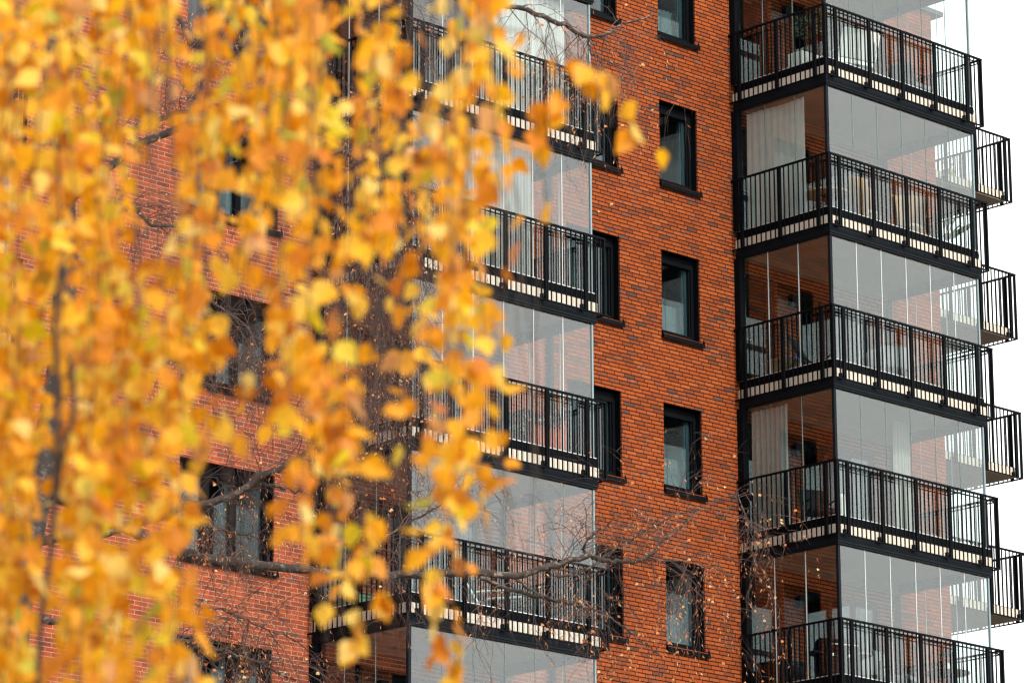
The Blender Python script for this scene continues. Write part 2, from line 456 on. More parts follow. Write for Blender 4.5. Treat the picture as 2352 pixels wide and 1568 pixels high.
def make_big_window(w, h, mull):
    b = MB(); y0, y1 = .06, .14
    b.box(.003, .08, y0, y1, .003, h - .003); b.box(w - .08, w - .003, y0, y1, .003, h - .003); b.box(.08, w - .08, y0, y1, h - .09, h - .003); b.box(.08, w - .08, y0, y1, .003, .10)
    for m in mull: b.box(m - .05, m + .05, y0, y1, .10, h - .09)
    o = b.build('window', M['metal2'], bld)
    c = MB(); xs = [.08] + list(mull) + [w - .08]
    for i in range(len(xs) - 1): c.box(xs[i] + (.051 if i else .001), xs[i + 1] - (.051 if i < len(xs) - 2 else .001), y0 + .03, y0 + .05, .101, h - .091)
    kids[o.name] = [c.build('pane', M['pane'], o)]
    return o


def put(src, x, z, first):
    loc = Vector((x, D, z)) - BL
    if first: src.location = loc
    else: copy_part(src, bld, loc)


w1 = make_window(1.05, 1.65); w2 = make_window(1.42, 1.65, (.62,)); w3 = make_window(2.08, 1.65, (.70, 1.30))
dr = make_door(1.02, 2.42); bw = make_big_window(2.11, 2.28, (.72, 1.42))
lm = MB()
lm.box(-.05, .05, -.03, -.001, -.07, .07)
i = len(lm.v)
for z, r, q in ((-.12, .060, .10), (.11, .085, .14)):
    lm.v += [(-r, -.02 - q, z), (r, -.02 - q, z), (r, -.031, z), (-r, -.031, z)]
for q in ((3, 2, 1, 0), (4, 5, 6, 7), (0, 1, 5, 4), (1, 2, 6, 5), (2, 3, 7, 6), (3, 0, 4, 7)): lm.f.append(tuple(i + k for k in q)); lm.mi.append(0)
lamp = lm.build('wall_lamp', M['dark'], bld); kids[lamp.name] = []
first = {n: True for n in 'abcdel'}
for k in K:
    zt = ZR - 3 * k
    put(w1, -2.0, zt - 3.44, first['a']); first['a'] = False
    put(w2, -4.55, zt - 3.44, first['b']); first['b'] = False
    put(w3, -13.65, zt - 3.44, first['c']); first['c'] = False
    for s, o in O_STACK.items():
        if s == 'LL' and k not in (0, 1, 2, 3): continue
        put(dr, o + .22, zt - 4.165, first['d']); first['d'] = False
        put(bw, o + 1.94, zt - 4.12, first['e']); first['e'] = False
        put(lamp, o + 1.63, zt - 2.13, first['l']); first['l'] = False


# balconies ---------------------------------------------------------
L, DP = 4.69, D            # outer railing box
SP = .1228


def slab_mesh(l, dp, x_out=.09):
    b = MB()
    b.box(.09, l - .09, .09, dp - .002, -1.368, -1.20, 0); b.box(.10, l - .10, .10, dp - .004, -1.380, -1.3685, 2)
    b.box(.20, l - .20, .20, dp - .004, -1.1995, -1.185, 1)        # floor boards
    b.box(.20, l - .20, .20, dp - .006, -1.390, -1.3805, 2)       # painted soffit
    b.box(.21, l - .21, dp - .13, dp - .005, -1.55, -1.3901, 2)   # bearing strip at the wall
    return b


def railing_mesh(l, dp, right_depth=None):
    b = MB(); zt = 0.; zb = -1.43
    def side(n, fix, axis, posts, skip0=False):
        """bars along an axis; fix: the other coordinate; out: outward sign"""
    # top and bottom bars
    for z0, z1 in ((-.035, 0.), (-1.43, -1.405)):
        w = .022 if z1 == 0 else .014
        b.box(-w, l + w, -w, w, z0, z1); b.box(-w, w, w, dp - .004, z0, z1); b.box(l - w, l + w, w, dp - .004, z0, z1)
    # second inner rail under the handrail
    b.box(-.012, l + .012, .012, .022, -.10, -.075); b.box(l - .022, l - .012, .022, dp - .004, -.10, -.075)
    n = int(l / SP)
    p0 = .30
    for i in range(-3, 60):
        x = p0 + i * SP
        if x < .03 or x > l - .03: continue
        if i % 8 == 0:
            for q in (-.022, .022): b.box(x + q - .014, x + q + .014, -.022, .026, zb, -.035)
            b.box(x - .075, x - .036, .028, .092, -1.385, -1.30); b.box(x - .03, x + .03, .026, .092, -1.40, -1.36)
        else: b.box(x - .0095, x + .0095, -.0095, .0095, -1.405, -.035)
    for sx in (0., l):
        for i in range(-3, 60):
            y = .29 + i * SP
            if y < .03 or y > dp - .05: continue
            if i % 8 == 0:
                for q in (-.022, .022): b.box(sx - .024, sx + .024, y + q - .014, y + q + .014, zb, -.035)
                if sx == 0.: b.box(.026, .092, y + .036, y + .075, -1.385, -1.30)
                else: b.box(l - .092, l - .026, y + .036, y + .075, -1.385, -1.30)
            else: b.box(sx - .0105, sx + .0105, y - .0095, y + .0095, -1.405, -.035)
        b.box(sx - .018, sx + .018, -.018, .018, -1.43, -.035)
    return b


def fascia_mesh(l, dp):
    b = MB()
    b.box(.105, l - .105, .105, .165, -1.45, -1.381); b.box(.105, .165, .165, dp - .003, -1.45, -1.381); b.box(l - .165, l - .105, .165, dp - .003, -1.45, -1.381)
    for z0, z1, o in ((-1.497, -1.4525, .098), (-1.545, -1.4995, .092), (-1.580, -1.5475, .108)):
        b.box(o, l - o, o, .17, z0, z1); b.box(o, .17, .17, dp - .003, z0, z1); b.box(l - .17, l - o, .17, dp - .003, z0, z1)
    return b


def track_mesh(l, dp):
    b = MB()
    for z0, z1, o, mi in ((-1.199, -1.135, .125, 0), (-1.133, -1.07, .120, 0), (-1.068, -1.026, .125, 0), (-1.025, -1.010, .118, 1)):
        b.box(o, l - o, o, .19, z0, z1, mi); b.box(o, .19, .19, dp - .003, z0, z1, mi); b.box(l - .19, l - o, .19, dp - .003, z0, z1, mi)
    return b


FS = [.19, .91, 1.63, 2.36, 3.08, 3.80, 4.50]
SS = [.19, .97, 1.75, DP - .16]
GZ0, GZ1 = -1.009, 1.419


def glaze(which, pale):
    b = MB(); w = .008 if pale else .0045
    if which == 'front':
        for i in range(6):
            b.box(FS[i] + w, FS[i + 1] - w, .155, .163, GZ0, GZ1, 0)
            if i: b.box(FS[i] - w + .0005, FS[i] + w - .0005, .152, .166, GZ0, GZ1, 1)
    else:
        x = .155 if which == 'left' else L - .163
        for i in range(3):
            b.box(x, x + .008, SS[i] + w, SS[i + 1] - w, GZ0, GZ1, 0)
            if i: b.box(x - .003, x + .011, SS[i] - w + .0005, SS[i] + w - .0005, GZ0, GZ1, 1)
    return b


slabM = slab_mesh(L, DP)
protos = {}


def mesh_of(b, name, mats):
    o = b.build(name, mats); me = o.data; bpy.data.objects.remove(o); return me


ME = {
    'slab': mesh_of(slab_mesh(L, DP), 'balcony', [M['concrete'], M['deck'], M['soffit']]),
    'railing': mesh_of(railing_mesh(L, DP), 'railing', M['metal']),
    'fascia': mesh_of(fascia_mesh(L, DP), 'fascia', M['metal2']),
    'track': mesh_of(track_mesh(L, DP), 'glazing_track', [M['metal'], M['rim']]),
}
for pale in (0, 1):
    for w in ('front', 'left', 'right'):
        ME[w + str(pale)] = mesh_of(glaze(w, pale), 'glazing', [M['glass'], M['seam'] if pale else M['seam_dark']])
for nm, bx in (('corner', (.128, .189, .128, .189)), ('corner2', (L - .189, L - .150, .140, .185)), ('wallpost', (.03, .18, DP - .15, DP - .003)), ('wallpost2', (L - .18, L - .12, DP - .12, DP - .003))):
    b = MB(); b.box(*bx, GZ0, GZ1); ME[nm] = mesh_of(b, 'post', M['teal'] if nm == 'corner2' else (M['metal2'] if nm[0] == 'c' else M['metal']))
LF, DF = 2.83, 4.2
ME['slabF'] = mesh_of((lambda b: (b.box(.002, LF - .09, .09, DF, -1.37, -1.20, 0), b.box(.004, LF - .10, .10, DF - .01, -1.40, -1.3705, 2), b.box(.002, LF - .10, .10, DF, -1.1995, -1.185, 1), b)[3])(MB()), 'balcony', [M['concrete'], M['deck'], M['soffit']])


def railF():
    b = MB(); l, dp = LF, DF
    for z0, z1 in ((-.035, 0.), (-1.43, -1.405)):
        w = .022 if z1 == 0 else .014
        b.box(.004, l + w, -w, w, z0, z1); b.box(l - w, l + w, w, dp, z0, z1); b.box(.004, l - w, dp - .03, dp, z0, z1)
    for i in range(60):
        x = .09 + i * SP
        if x > l - .03: break
        if i % 8 == 5:
            for q in (-.022, .022): b.box(x + q - .014, x + q + .014, -.022, .026, -1.43, -.035)
            b.box(x - .075, x - .036, .028, .092, -1.385, -1.30)
        else: b.box(x - .0105, x + .0105, -.0105, .0105, -1.405, -.035)
        b.box(x - .0105, x + .0105, dp - .025, dp - .004, -1.405, -.035)
    for i in range(60):
        y = .14 + i * SP
        if y > dp - .05: break
        if i % 8 == 1:
            for q in (-.022, .022): b.box(l - .024, l + .024, y + q - .014, y + q + .014, -1.43, -.035)
        else: b.box(l - .0105, l + .0105, y - .0095, y + .0095, -1.405, -.035)
    b.box(l - .018, l + .018, -.018, .018, -1.43, -.035)
    return b


ME['railF'] = mesh_of(railF(), 'railing', M['metal'])


def part(me, name, parent, loc=(0, 0, 0)):
    o = bpy.data.objects.new(name, me); COL.objects.link(o); o.parent = parent; o.location = loc; return o


PALE = {('R', 0): 0, ('R', 1): 0, ('R', 2): 1, ('R', 3): 0, ('R', 4): 1, ('L', 0): 1, ('L', 1): 1, ('L', 2): 1, ('L', 3): 1, ('L', 4): 0, ('L', 5): 0}
for s, o in O_STACK.items():
    for k in ({'R': range(-1, 5), 'L': range(0, 6), 'LL': range(1, 4)}[s]):
        B = part(ME['slab'], 'balcony', bld, Vector((o, 0, ZR - 3 * k)) - BL)
        part(ME['fascia'], 'fascia', B)
        if (s, k) == ('R', -1): continue
        p = PALE.get((s, k), 1)
        part(ME['railing'], 'railing', B); part(ME['track'], 'glazing_track', B)
        for w in ('front', 'left', 'right'): part(ME[w + str(p)], 'glazing', B)
        part(ME['corner'], 'corner_post', B); part(ME['corner2'], 'corner_post', B); part(ME['wallpost'], 'wall_post', B); part(ME['wallpost2'], 'wall_post', B)
for k in range(0, 5):
    B = part(ME['slabF'], 'balcony', bld, Vector((XR, 2.82, ZR - 3 * k)) - BL); part(ME['railF'], 'railing', B)


# ------------------------------------------------------------------ things on the balconies
def spot(s, k, x, y, z=-1.185):
    return Vector((O_STACK[s] + x, y, ZR - 3 * k + z))


def curtain(name, label, s, k, p0, p1, z0, z1, mat, pleat=.09, amp=.028, gather=1., group=None):
    p0, p1 = Vector((p0[0], p0[1], 0)), Vector((p1[0], p1[1], 0)); d = p1 - p0; ln = d.length; t = d.normalized(); nr = Vector((-t.y, t.x, 0))
    n = max(12, int(ln / pleat * 7)); base = spot(s, k, p0.x, p0.y, z0); b = MB(); rows = 9; rnd = random.Random(hash((s, k)) & 255)
    ph = [rnd.uniform(-.6, .6) for _ in range(n + 1)]
    for r in range(rows + 1):
        fz = r / rows; z = fz * (z1 - z0)
        for i in range(n + 1):
            f = i / n; g = 1 - (1 - gather) * (1 - fz)
            a = amp * (1.15 - .4 * fz) * sin(2 * pi * f * ln / pleat + ph[i] * .5 + .25 * sin(3 * fz + f * 9)) + .02 * sin(f * 7 + fz * 2)
            b.v.append(tuple(t * (f * ln * g) + nr * a + Vector((0, 0, z))))
    for r in range(rows):
        for i in range(n):
            q = r * (n + 1) + i; b.f.append((q, q + 1, q + n + 2, q + n + 1)); b.mi.append(0)
    o = b.build(name, mat, None, base, True)
    return tag(o, label, 'curtain', group)


curtain('curtain', 'wide white sheer curtain behind the side glass of the second right balcony from the top', 'R', 1, (.27, .80), (.27, 2.30), -1.2, 1.36, M['curtain_sheer'], .16, .02)
curtain('curtain', 'grey pleated curtain behind the side glass of the fourth right balcony from the top', 'R', 3, (.27, 1.42), (.27, 2.32), -1.2, 1.36, M['curtain_grey'], .125, .05)
curtain('curtain', 'beige gathered curtain hanging at the front glass of the fourth right balcony from the top', 'R', 3, (2.78, .95), (3.25, .95), -1.2, 1.40, M['curtain_grey'], .08, .03)
curtain('curtain', 'long white curtain behind the front glass of the uppermost left balcony with railing in view', 'L', 1, (2.0, .34), (4.1, .34), -1.2, 1.36, M['curtain_white'], .13, .035)
curtain('curtain', 'pale grey pleated curtain behind the front glass of the second left balcony from the top', 'L', 2, (1.6, .36), (3.25, .36), -1.2, 1.36, M['curtain_grey'], .08, .028)
curtain('curtain', 'white curtain in the far left balcony glimpsed high behind the yellow leaves', 'LL', 1, (2.4, .36), (4.4, .36), -1.2, 1.36, M['curtain_white'], .12, .03)
curtain('curtain', 'white curtain in the far left balcony glimpsed at mid height behind the yellow leaves', 'LL', 2, (2.4, .36), (4.4, .36), -1.2, 1.36, M['curtain_white'], .12, .03)
# half curtains inside the narrow windows
for k, w in ((-1, 'uppermost'), (0, 'second from the top'), (1, 'third from the top'), (2, 'fourth from the top'), (3, 'lowest')):
    b = MB(); zt = ZR - 3 * k; hh = .62 if k not in (0,) else .12; n = 40
    for r in (0, 1):
        for i in range(n + 1): b.v.append((.88 * i / n, .018 * sin(i * 1.25 + k) + .01 * sin(i * .4), r * hh))
    for i in range(n): b.f.append((i, i + 1, n + 2 + i, n + 1 + i)); b.mi.append(0)
    tag(b.build('half_curtain', M['curtain_white'], None, (-1.93, D + .42, zt - 3.34), True), 'white half curtain inside the %s narrow window of the central brick wall' % w, 'curtain', 'half curtains in the narrow windows')
    b.v.clear()
for k, w in ((1, 'upper'), (2, 'middle'), (3, 'lower')):
    b = MB(); n = 24
    for r in (0, 1):
        for i in range(n + 1): b.v.append((.32 * i / n, .02 * sin(i * 1.4 + k), r * 1.5))
    for i in range(n): b.f.append((i, i + 1, n + 2 + i, n + 1 + i)); b.mi.append(0)
    tag(b.build('narrow_curtain', M['curtain_white'], None, (-3.95, D + .40, ZR - 3 * k - 3.34), True), 'narrow white curtain inside the %s window beside the left balcony stack' % w, 'curtain', 'narrow curtains beside the left stack')


def bush(b, c, rx, rz, n, ln, rnd, mi=0, shell=.55):
    for _ in range(n):
        while True:
            p = Vector((rnd.uniform(-1, 1), rnd.uniform(-1, 1), rnd.uniform(-1, 1)))
            if shell < p.length < 1: break
        q = Vector((p.x * rx, p.y * rx, p.z * rz)) + Vector(c)
        tip = (p.normalized() + Vector((rnd.uniform(-.8, .8), rnd.uniform(-.8, .8), rnd.uniform(-.5, .8)))).normalized(); sd = tip.orthogonal().normalized()
        b.leaf(q, tip, sd, ln * rnd.uniform(.7, 1.2), ln * .5, mi=mi)


rr = random.Random(3)
# R0: planter with clipped shrub, white bench chair, tall plant, dark chair
t = empty('planter', spot('R', 0, .82, 1.22), 'white box planter on the top right balcony, below a small round shrub', 'planter')
b = MB(); b.box(-.33, .33, -.18, .18, .0, .62); b.build('box', M['white'], t); b = MB(); b.box(-.30, .30, -.15, .15, .621, .635); b.build('soil', M['soil'], t)
t = empty('potted_shrub', spot('R', 0, .82, 1.22, -.548), 'small round grey green shrub on a thin stem, growing from the white planter', 'shrub')
b = MB(); b.tube([(0, 0, 0), (.01, 0, .2), (0, .01, .42)], .013, 6); b.build('trunk', M['twig'], t)
b = MB(); bush(b, (0, 0, .58), .24, .23, 420, .07, rr); b.build('crown', M['shrub'], t)


def chair(name, label, s, k, x, y, rz, frame, seatm, w=.55, back=.95, seat=.45, arms=True, lean=.12, z=-1.185):
    t = empty(name, spot(s, k, x, y, z), label, 'chair', rz=rz); h = w / 2
    b = MB(); b.box(-h, h, -h, h, seat - .05, seat + .03); b.build('seat', seatm, t)
    b = MB(); b.obox((0, h + lean * .5, (seat + back) / 2 + .04), (h - .03, 0, 0), (0, .022, 0), (0, lean * .55, (back - seat) / 2 - .02)); b.build('backrest', seatm, t)
    for dx in (-1, 1):
        b = MB(); b.tube([(dx * h, -h + .02, 0), (dx * h, -h + .02, seat + (.2 if arms else 0))], .018, 8); b.build('leg', frame, t)
        b = MB(); b.tube([(dx * h, h + .04, 0), (dx * h, h, seat), (dx * h, h + lean, back)], .018, 8); b.build('leg', frame, t)
        if arms: b = MB(); b.tube([(dx * h, -h + .02, seat + .2), (dx * h, h + .05, seat + .21)], .02, 8); b.build('armrest', frame, t)
    return t


chair('lounge_chair', 'white lounge chair at the front glass of the top right balcony', 'R', 0, 1.45, .80, pi * .92, M['white'], M['white'], .85, .98, .42, lean=.2)
chair('garden_chair', 'dark grey chair at the far end of the top right balcony', 'R', 0, 3.45, .75, pi * .5, M['dark'], M['grey'], .58, .86, .44)
t = empty('tall_plant', spot('R', 0, .66, .50), 'tall green leafy plant in a pot at the corner of the top right balcony', 'plant')
b = MB(); b.lathe((0, 0, 0), [(.11, 0), (.15, .28), (.13, .28)], 16); b.build('pot', M['dark'], t)
b = MB()
for i in range(5): a = i * 1.3; b.tube([(0, 0, .28), (.08 * cos(a), .08 * sin(a), .8), (.16 * cos(a), .16 * sin(a), 1.25 + .05 * i)], .008, 5)
b.build('stem', M['twig'], t)
b = MB(); bush(b, (0, 0, 1.15), .22, .36, 260, .09, rr, shell=.2); b.build('foliage', M['plant'], t)


def round_table(name, label, s, k, x, y, r, h, topm, legm):
    t = empty(name, spot(s, k, x, y), label, 'table')
    b = MB(); b.lathe((0, 0, 0), [(r - .02, h - .035), (r, h - .03), (r, h - .004), (r - .015, h)], 40); b.build('tabletop', topm, t, smooth=False)
    b = MB(); b.lathe((0, 0, 0), [(.24, 0), (.22, .03), (.035, .06), (.03, h - .12), (.12, h - .0355)], 18); b.build('pedestal', legm, t, smooth=True)
    return t


round_table('round_table', 'round pale wooden table behind the corner rail of the second right balcony from the top', 'R', 1, .90, .86, .46, .74, M['wood'], M['dark'])


def wicker_chair(label, s, k, x, y, rz):
    t = empty('wicker_chair', spot(s, k, x, y), label, 'chair', rz=rz)
    b = MB(); b.lathe((0, 0, 0), [(.20, .0), (.24, .04), (.28, .38), (.30, .43), (.28, .46)], 22); b.build('seat', M['wicker'], t)
    b = MB(); n = 22
    for j in range(n + 1):
        a = -1.9 + 3.8 * j / n; hgt = .44 + .38 * (.5 + .5 * cos(a * .82))
        for r, z in ((.285, .46), (.335, .46 + hgt * .6), (.37, .46 + hgt), (.345, .46 + hgt), (.31, .46 + hgt * .6), (.265, .46)):
            b.v.append((r * sin(a), r * cos(a), z))
    for j in range(n):
        for q in range(5): b.f.append((j * 6 + q, (j + 1) * 6 + q, (j + 1) * 6 + q + 1, j * 6 + q + 1)); b.mi.append(0)
    b.build('backrest', M['wicker'], t, smooth=True)
    b = MB(); b.lathe((0, 0, 0), [(.22, .4605), (.25, .49), (.22, .53), (.05, .54)], 18); b.build('cushion', M['curtain_white'], t, smooth=True)


wicker_chair('tan wicker tub chair right of the round wooden table', 'R', 1, 1.90, .72, .5)
wicker_chair('tan wicker tub chair beside the broad leaved plant on the second right balcony', 'R', 1, 3.20, .72, -.6)
t = empty('potted_plant', spot('R', 1, 4.12, .66), 'broad leaved green plant at the far corner of the second right balcony from the top', 'plant')
b = MB(); b.lathe((0, 0, 0), [(.13, 0), (.17, .34), (.15, .34)], 16); b.build('pot', M['white'], t, smooth=True)
b = MB()
for i in range(26):
    a = i * 2.4; el = rr.uniform(.5, 1.3); dd = Vector((cos(a) * cos(el), sin(a) * cos(el), sin(el))); b.leaf(Vector((0, 0, .36)) + dd * rr.uniform(.15, .3), dd, dd.orthogonal().normalized(), rr.uniform(.35, .6), .16)
b.build('foliage', M['plant'], t)

# R2
t = empty('wicker_chest', spot('R', 2, .95, 1.95), 'low wicker chest below the wall lamp of the third right balcony from the top', 'chest')
b = MB(); b.box(-.36, .36, -.22, .22, 0, .56); b.build('body', M['wicker'], t); b = MB(); b.box(-.38, .38, -.24, .24, .562, .61); b.build('lid', M['wicker'], t)
t = empty('tall_candle', spot('R', 2, 1.12, 1.93, -.574), 'tall thin candle in a blue and red holder on the wicker chest', 'candle')
b = MB(); b.lathe((0, 0, 0), [(.05, 0), (.055, .10), (.03, .14), (.03, .16)], 14); b.build('holder', principled('blue_ceramic', (.05, .05, .25), .3), t, smooth=True)
b = MB(); b.lathe((0, 0, .1605), [(.016, 0), (.014, .26)], 10); b.build('wax', M['wood'], t, smooth=True)
t = empty('deck_chair', spot('R', 2, .92, 1.05), 'dark reclining deck chair tilted back on the third right balcony from the top', 'chair', rz=.4)
b = MB(); b.obox((0, 0, .34), (.26, 0, 0), (0, .36, -.05), (0, .004, .028)); b.build('seat', M['grey'], t)
b = MB(); b.obox((-.0, .46, .62), (.26, 0, 0), (0, .17, .31), (0, .028, -.014)); b.build('backrest', M['dark'], t)
for dx in (-.28, .28): b = MB(); b.tube([(dx, -.36, 0), (dx, .40, .52)], .017, 6); b.build('leg', M['dark'], t); b = MB(); b.tube([(dx, .46, 0), (dx, -.30, .52)], .017, 6); b.build('leg', M['dark'], t)
t = empty('shell_chair', spot('R', 2, 2.45, .80), 'rounded grey shell chair at the front glass of the third right balcony from the top', 'chair', rz=pi * .9)
b = MB(); b.lathe((0, 0, 0), [(.22, .40), (.36, .44), (.38, .49), (.34, .50)], 24); b.build('seat', M['grey'], t, smooth=True)
b = MB(); n = 22
for j in range(n + 1):
    a = -1.75 + 3.5 * j / n; hg = .30 * cos(a * .8) + .06
    for r, z in ((.39, .46), (.47, .50 + hg), (.445, .50 + hg), (.365, .46)): b.v.append((r * 1.25 * sin(a), r * cos(a), z))
for j in range(n):
    for q in range(3): b.f.append((j * 4 + q, (j + 1) * 4 + q, (j + 1) * 4 + q + 1, j * 4 + q + 1)); b.mi.append(0)
b.build('backrest', M['grey'], t, smooth=True)
for i in range(4): a = pi / 4 + i * pi / 2; b = MB(); b.tube([(.2 * cos(a), .2 * sin(a), .41), (.33 * cos(a), .33 * sin(a), 0)], .015, 6); b.build('leg', M['wood'], t)

# R3
chair('folding_chair', 'black mesh folding chair behind the corner rail of the fourth right balcony from the top', 'R', 3, .70, 1.05, -.5, M['dark'], M['dark'], .5, .98, .45, lean=.28)
t = empty('side_table', spot('R', 3, .95, .62), 'small dark side table under a white vase at the corner of the fourth right balcony', 'table')
b = MB(); b.box(-.2, .2, -.2, .2, .27, .30); b.build('tabletop', M['dark'], t)
for dx in (-.17, .17):
    for dy in (-.17, .17): b = MB(); b.box(dx - .015, dx + .015, dy - .015, dy + .015, 0, .269); b.build('leg', M['dark'], t)
b = MB(); b.lathe((0, 0, 0), [(.045, 0), (.055, .04), (.05, .38), (.042, .46), (.036, .46)], 16)
tag(b.build('vase', M['white'], None, spot('R', 3, .90, .66, -.884), True), 'tall white vase on the small dark side table', 'vase')
t = empty('floor_cushion', spot('R', 3, 2.70, .62), 'grey floor cushion under the gathered beige curtain', 'cushion')
b = MB(); b.lathe((0, 0, 0), [(.25, 0), (.33, .06), (.34, .2), (.27, .30), (.08, .33)], 20); b.build('cover', M['grey'], t, smooth=True)
b = MB(); b.lathe((0, 0, .3305), [(.03, 0), (.02, .015)], 8); b.build('button', M['dark'], t)

# R4
t = empty('storage_chest', spot('R', 4, .62, 2.03), 'black storage chest against the glass door of the lowest right balcony', 'chest')
b = MB(); b.box(-.34, .30, -.30, .30, 0, .62); b.build('body', M['dark'], t); b = MB(); b.box(-.36, .32, -.32, .32, .622, .68); b.build('lid', M['metal'], t)
t = empty('gas_grill', spot('R', 4, .92, .90), 'black hooded gas grill behind the corner rail of the lowest right balcony', 'grill', rz=-.35)
b = MB(); b.box(-.36, .36, -.24, .24, .10, .72); b.build('cabinet', M['dark'], t)
b = MB(); n = 12
for x in (-.38, .38):
    for j in range(n + 1): a = pi * j / n; b.v.append((x, -.27 * cos(a), .76 + .26 * sin(a)))
for j in range(n): b.f.append((j, j + 1, n + 2 + j, n + 1 + j)); b.mi.append(0)
b.f.append(tuple(range(n, -1, -1))); b.mi.append(0); b.f.append(tuple(range(n + 1, 2 * n + 2))); b.mi.append(0); b.f.append((0, n + 1, 2 * n + 1, n)); b.mi.append(0)
b.build('hood', M['metal'], t)
b = MB(); b.tube([(-.26, -.27, .86), (-.26, -.32, .86), (.26, -.32, .86), (.26, -.27, .86)], .012, 8); b.build('handle', M['rim'], t)
for sx in (-1, 1): b = MB(); b.box(sx * .62 if sx < 0 else .365, -.365 if sx < 0 else .62, -.2, .2, .70, .735); b.build('side_shelf', M['dark'], t)
for i in range(3): b = MB(); b.obox((-.22 + i * .16, -.25, .67), (.028, 0, 0), (0, .012, 0), (0, 0, .028)); b.build('knob', M['white'], t)
for dx in (-.3, .3): b = MB(); b.tube([(dx - .03, 0, .055), (dx + .03, 0, .055)], .054, 14); b.build('wheel', M['dark'], t)
round_table('round_bistro_table', 'dark round table at the far end of the lowest right balcony', 'R', 4, 3.88, .72, .44, .74, M['dark'], M['dark'])
t = empty('lantern', spot('R', 4, 3.90, .72, -.443), 'open wire lantern standing on the dark round table', 'lantern')
b = MB(); b.lathe((0, 0, 0), [(.15, 0), (.15, .02)], 20); b.build('base', M['dark'], t); b = MB(); b.lathe((0, 0, 0), [(.16, .34), (.05, .44), (.02, .46)], 20); b.build('roof', M['dark'], t)
b = MB()
for i in range(6): a = i * pi / 3; b.tube([(.14 * cos(a), .14 * sin(a), .0205), (.14 * cos(a), .14 * sin(a), .345)], .008, 6)
b.build('frame', M['dark'], t)
b = MB(); b.lathe((0, 0, .0205), [(.04, 0), (.04, .16)], 12); b.build('candle', M['white'], t)
chair('armchair', 'dark grey armchair between the grill and the round table on the lowest right balcony', 'R', 4, 2.55, .80, .3, M['dark'], M['grey'], .6, 1.0, .45)
chair('armchair', 'dark armchair with its back to the grill on the lowest right balcony', 'R', 4, 1.75, .95, -.9, M['dark'], M['grey'], .6, .95, .45)

# L1..L4
t = empty('cabinet', spot('L', 3, 3.80, .74), 'red brown wooden cabinet under a patterned blanket on a left balcony', 'cabinet')
b = MB(); b.box(-.42, .42, -.24, .24, .05, .80); b.build('carcass', M['red'], t); b = MB(); b.box(-.45, .45, -.27, .27, .80, .83); b.build('top', M['red'], t)
for dx in (-.2, .2): b = MB(); b.box(dx - .185, dx + .185, -.258, -.242, .09, .77); b.build('door', M['red'], t)
tb = NT('patterned_blanket'); bs = tb.n('ShaderNodeBsdfPrincipled'); bs.inputs['Roughness'].default_value = .9; vo = tb.n('ShaderNodeTexVoronoi'); vo.inputs['Scale'].default_value = 22; tb.l(tb.pos(), vo.inputs['Vector'])
sv = tb.n('ShaderNodeSeparateColor'); tb.l(vo.outputs['Color'], sv.inputs[0]); tb.l(tb.ramp(sv.outputs[0], [(.0, (.02, .03, .04)), (.55, (.03, .04, .06)), (.6, (.25, .05, .03)), (.8, (.30, .28, .24)), (.9, (.05, .10, .08))], 'CONSTANT'), bs.inputs['Base Color']); tb.l(bs.outputs[0], tb.out.inputs[0])
b = MB(); b.box(-.62, .30, -.30, .30, .0, .035); b.box(-.62, -.585, -.30, .30, -.42, 0.); b.box(-.58, .30, -.30, -.278, -.16, -.0005)
tag(b.build('blanket', tb.m, None, spot('L', 3, 3.72, .74, -.354)), 'dark patterned blanket draped over the red brown cabinet', 'blanket')
chair('reclining_chair', 'dark reclining chair with white tubes on the lowest left balcony with railing in view', 'L', 4, 2.95, .85, .5, M['white'], M['dark'], .62, 1.02, .42, lean=.35)
chair('plain_chair', 'dark upright chair right of the reclining chair on the lowest left balcony', 'L', 4, 3.75, .85, -.3, M['dark'], M['dark'], .55, .95, .45)
t = empty('storage_box', spot('L', 4, .55, 1.9), 'green plastic box on the floor of the lowest left balcony', 'box')
b = MB(); b.box(-.2, .2, -.28, .28, 0, .34); b.build('body', M['green'], t); b = MB(); b.box(-.22, .22, -.30, .30, .342, .38); b.build('lid', M['green'], t)
t = empty('flower_pot', Vector((XR + 1.25, 3.2, ZR - 1.185)), 'small potted plant on the uppermost open balcony at the right edge', 'plant')
b = MB(); b.lathe((0, 0, 0), [(.10, 0), (.13, .22), (.11, .22)], 14); b.build('pot', M['wood'], t, smooth=True)
b = MB(); bush(b, (0, 0, .40), .14, .18, 80, .08, rr, shell=.1); b.build('foliage', M['leaf2'], t)


t = empty('cactus', Vector((-1.80, D + .34, ZR - 3.32)), 'small round cactus in a white pot inside the second narrow window from the top', 'cactus')
b = MB(); b.lathe((0, 0, 0), [(.06, 0), (.08, .10), (.07, .10)], 14); b.build('pot', M['white'], t, smooth=True)
b = MB(); b.lathe((0, 0, .1005), [(.03, 0), (.06, .04), (.055, .10), (.02, .13)], 12); b.build('stem', M['shrub'], t, smooth=True)


# ------------------------------------------------------------------ the bare birch in front of the building
DB = 52.0; LP2 = .40


def smooth_path(pts, n=6):
    out = []; P = [pts[0]] + list(pts) + [pts[-1]]
    for i in range(1, len(P) - 2):
        for j in range(n):
            t = j / n; a, b_, c, d = P[i - 1], P[i], P[i + 1], P[i + 2]
            out.append(.5 * ((2 * b_) + (c - a) * t + (2 * a - 5 * b_ + 4 * c - d) * t * t + (3 * b_ - a - 3 * c + d) * t ** 3))
    out.append(P[-2]); return out


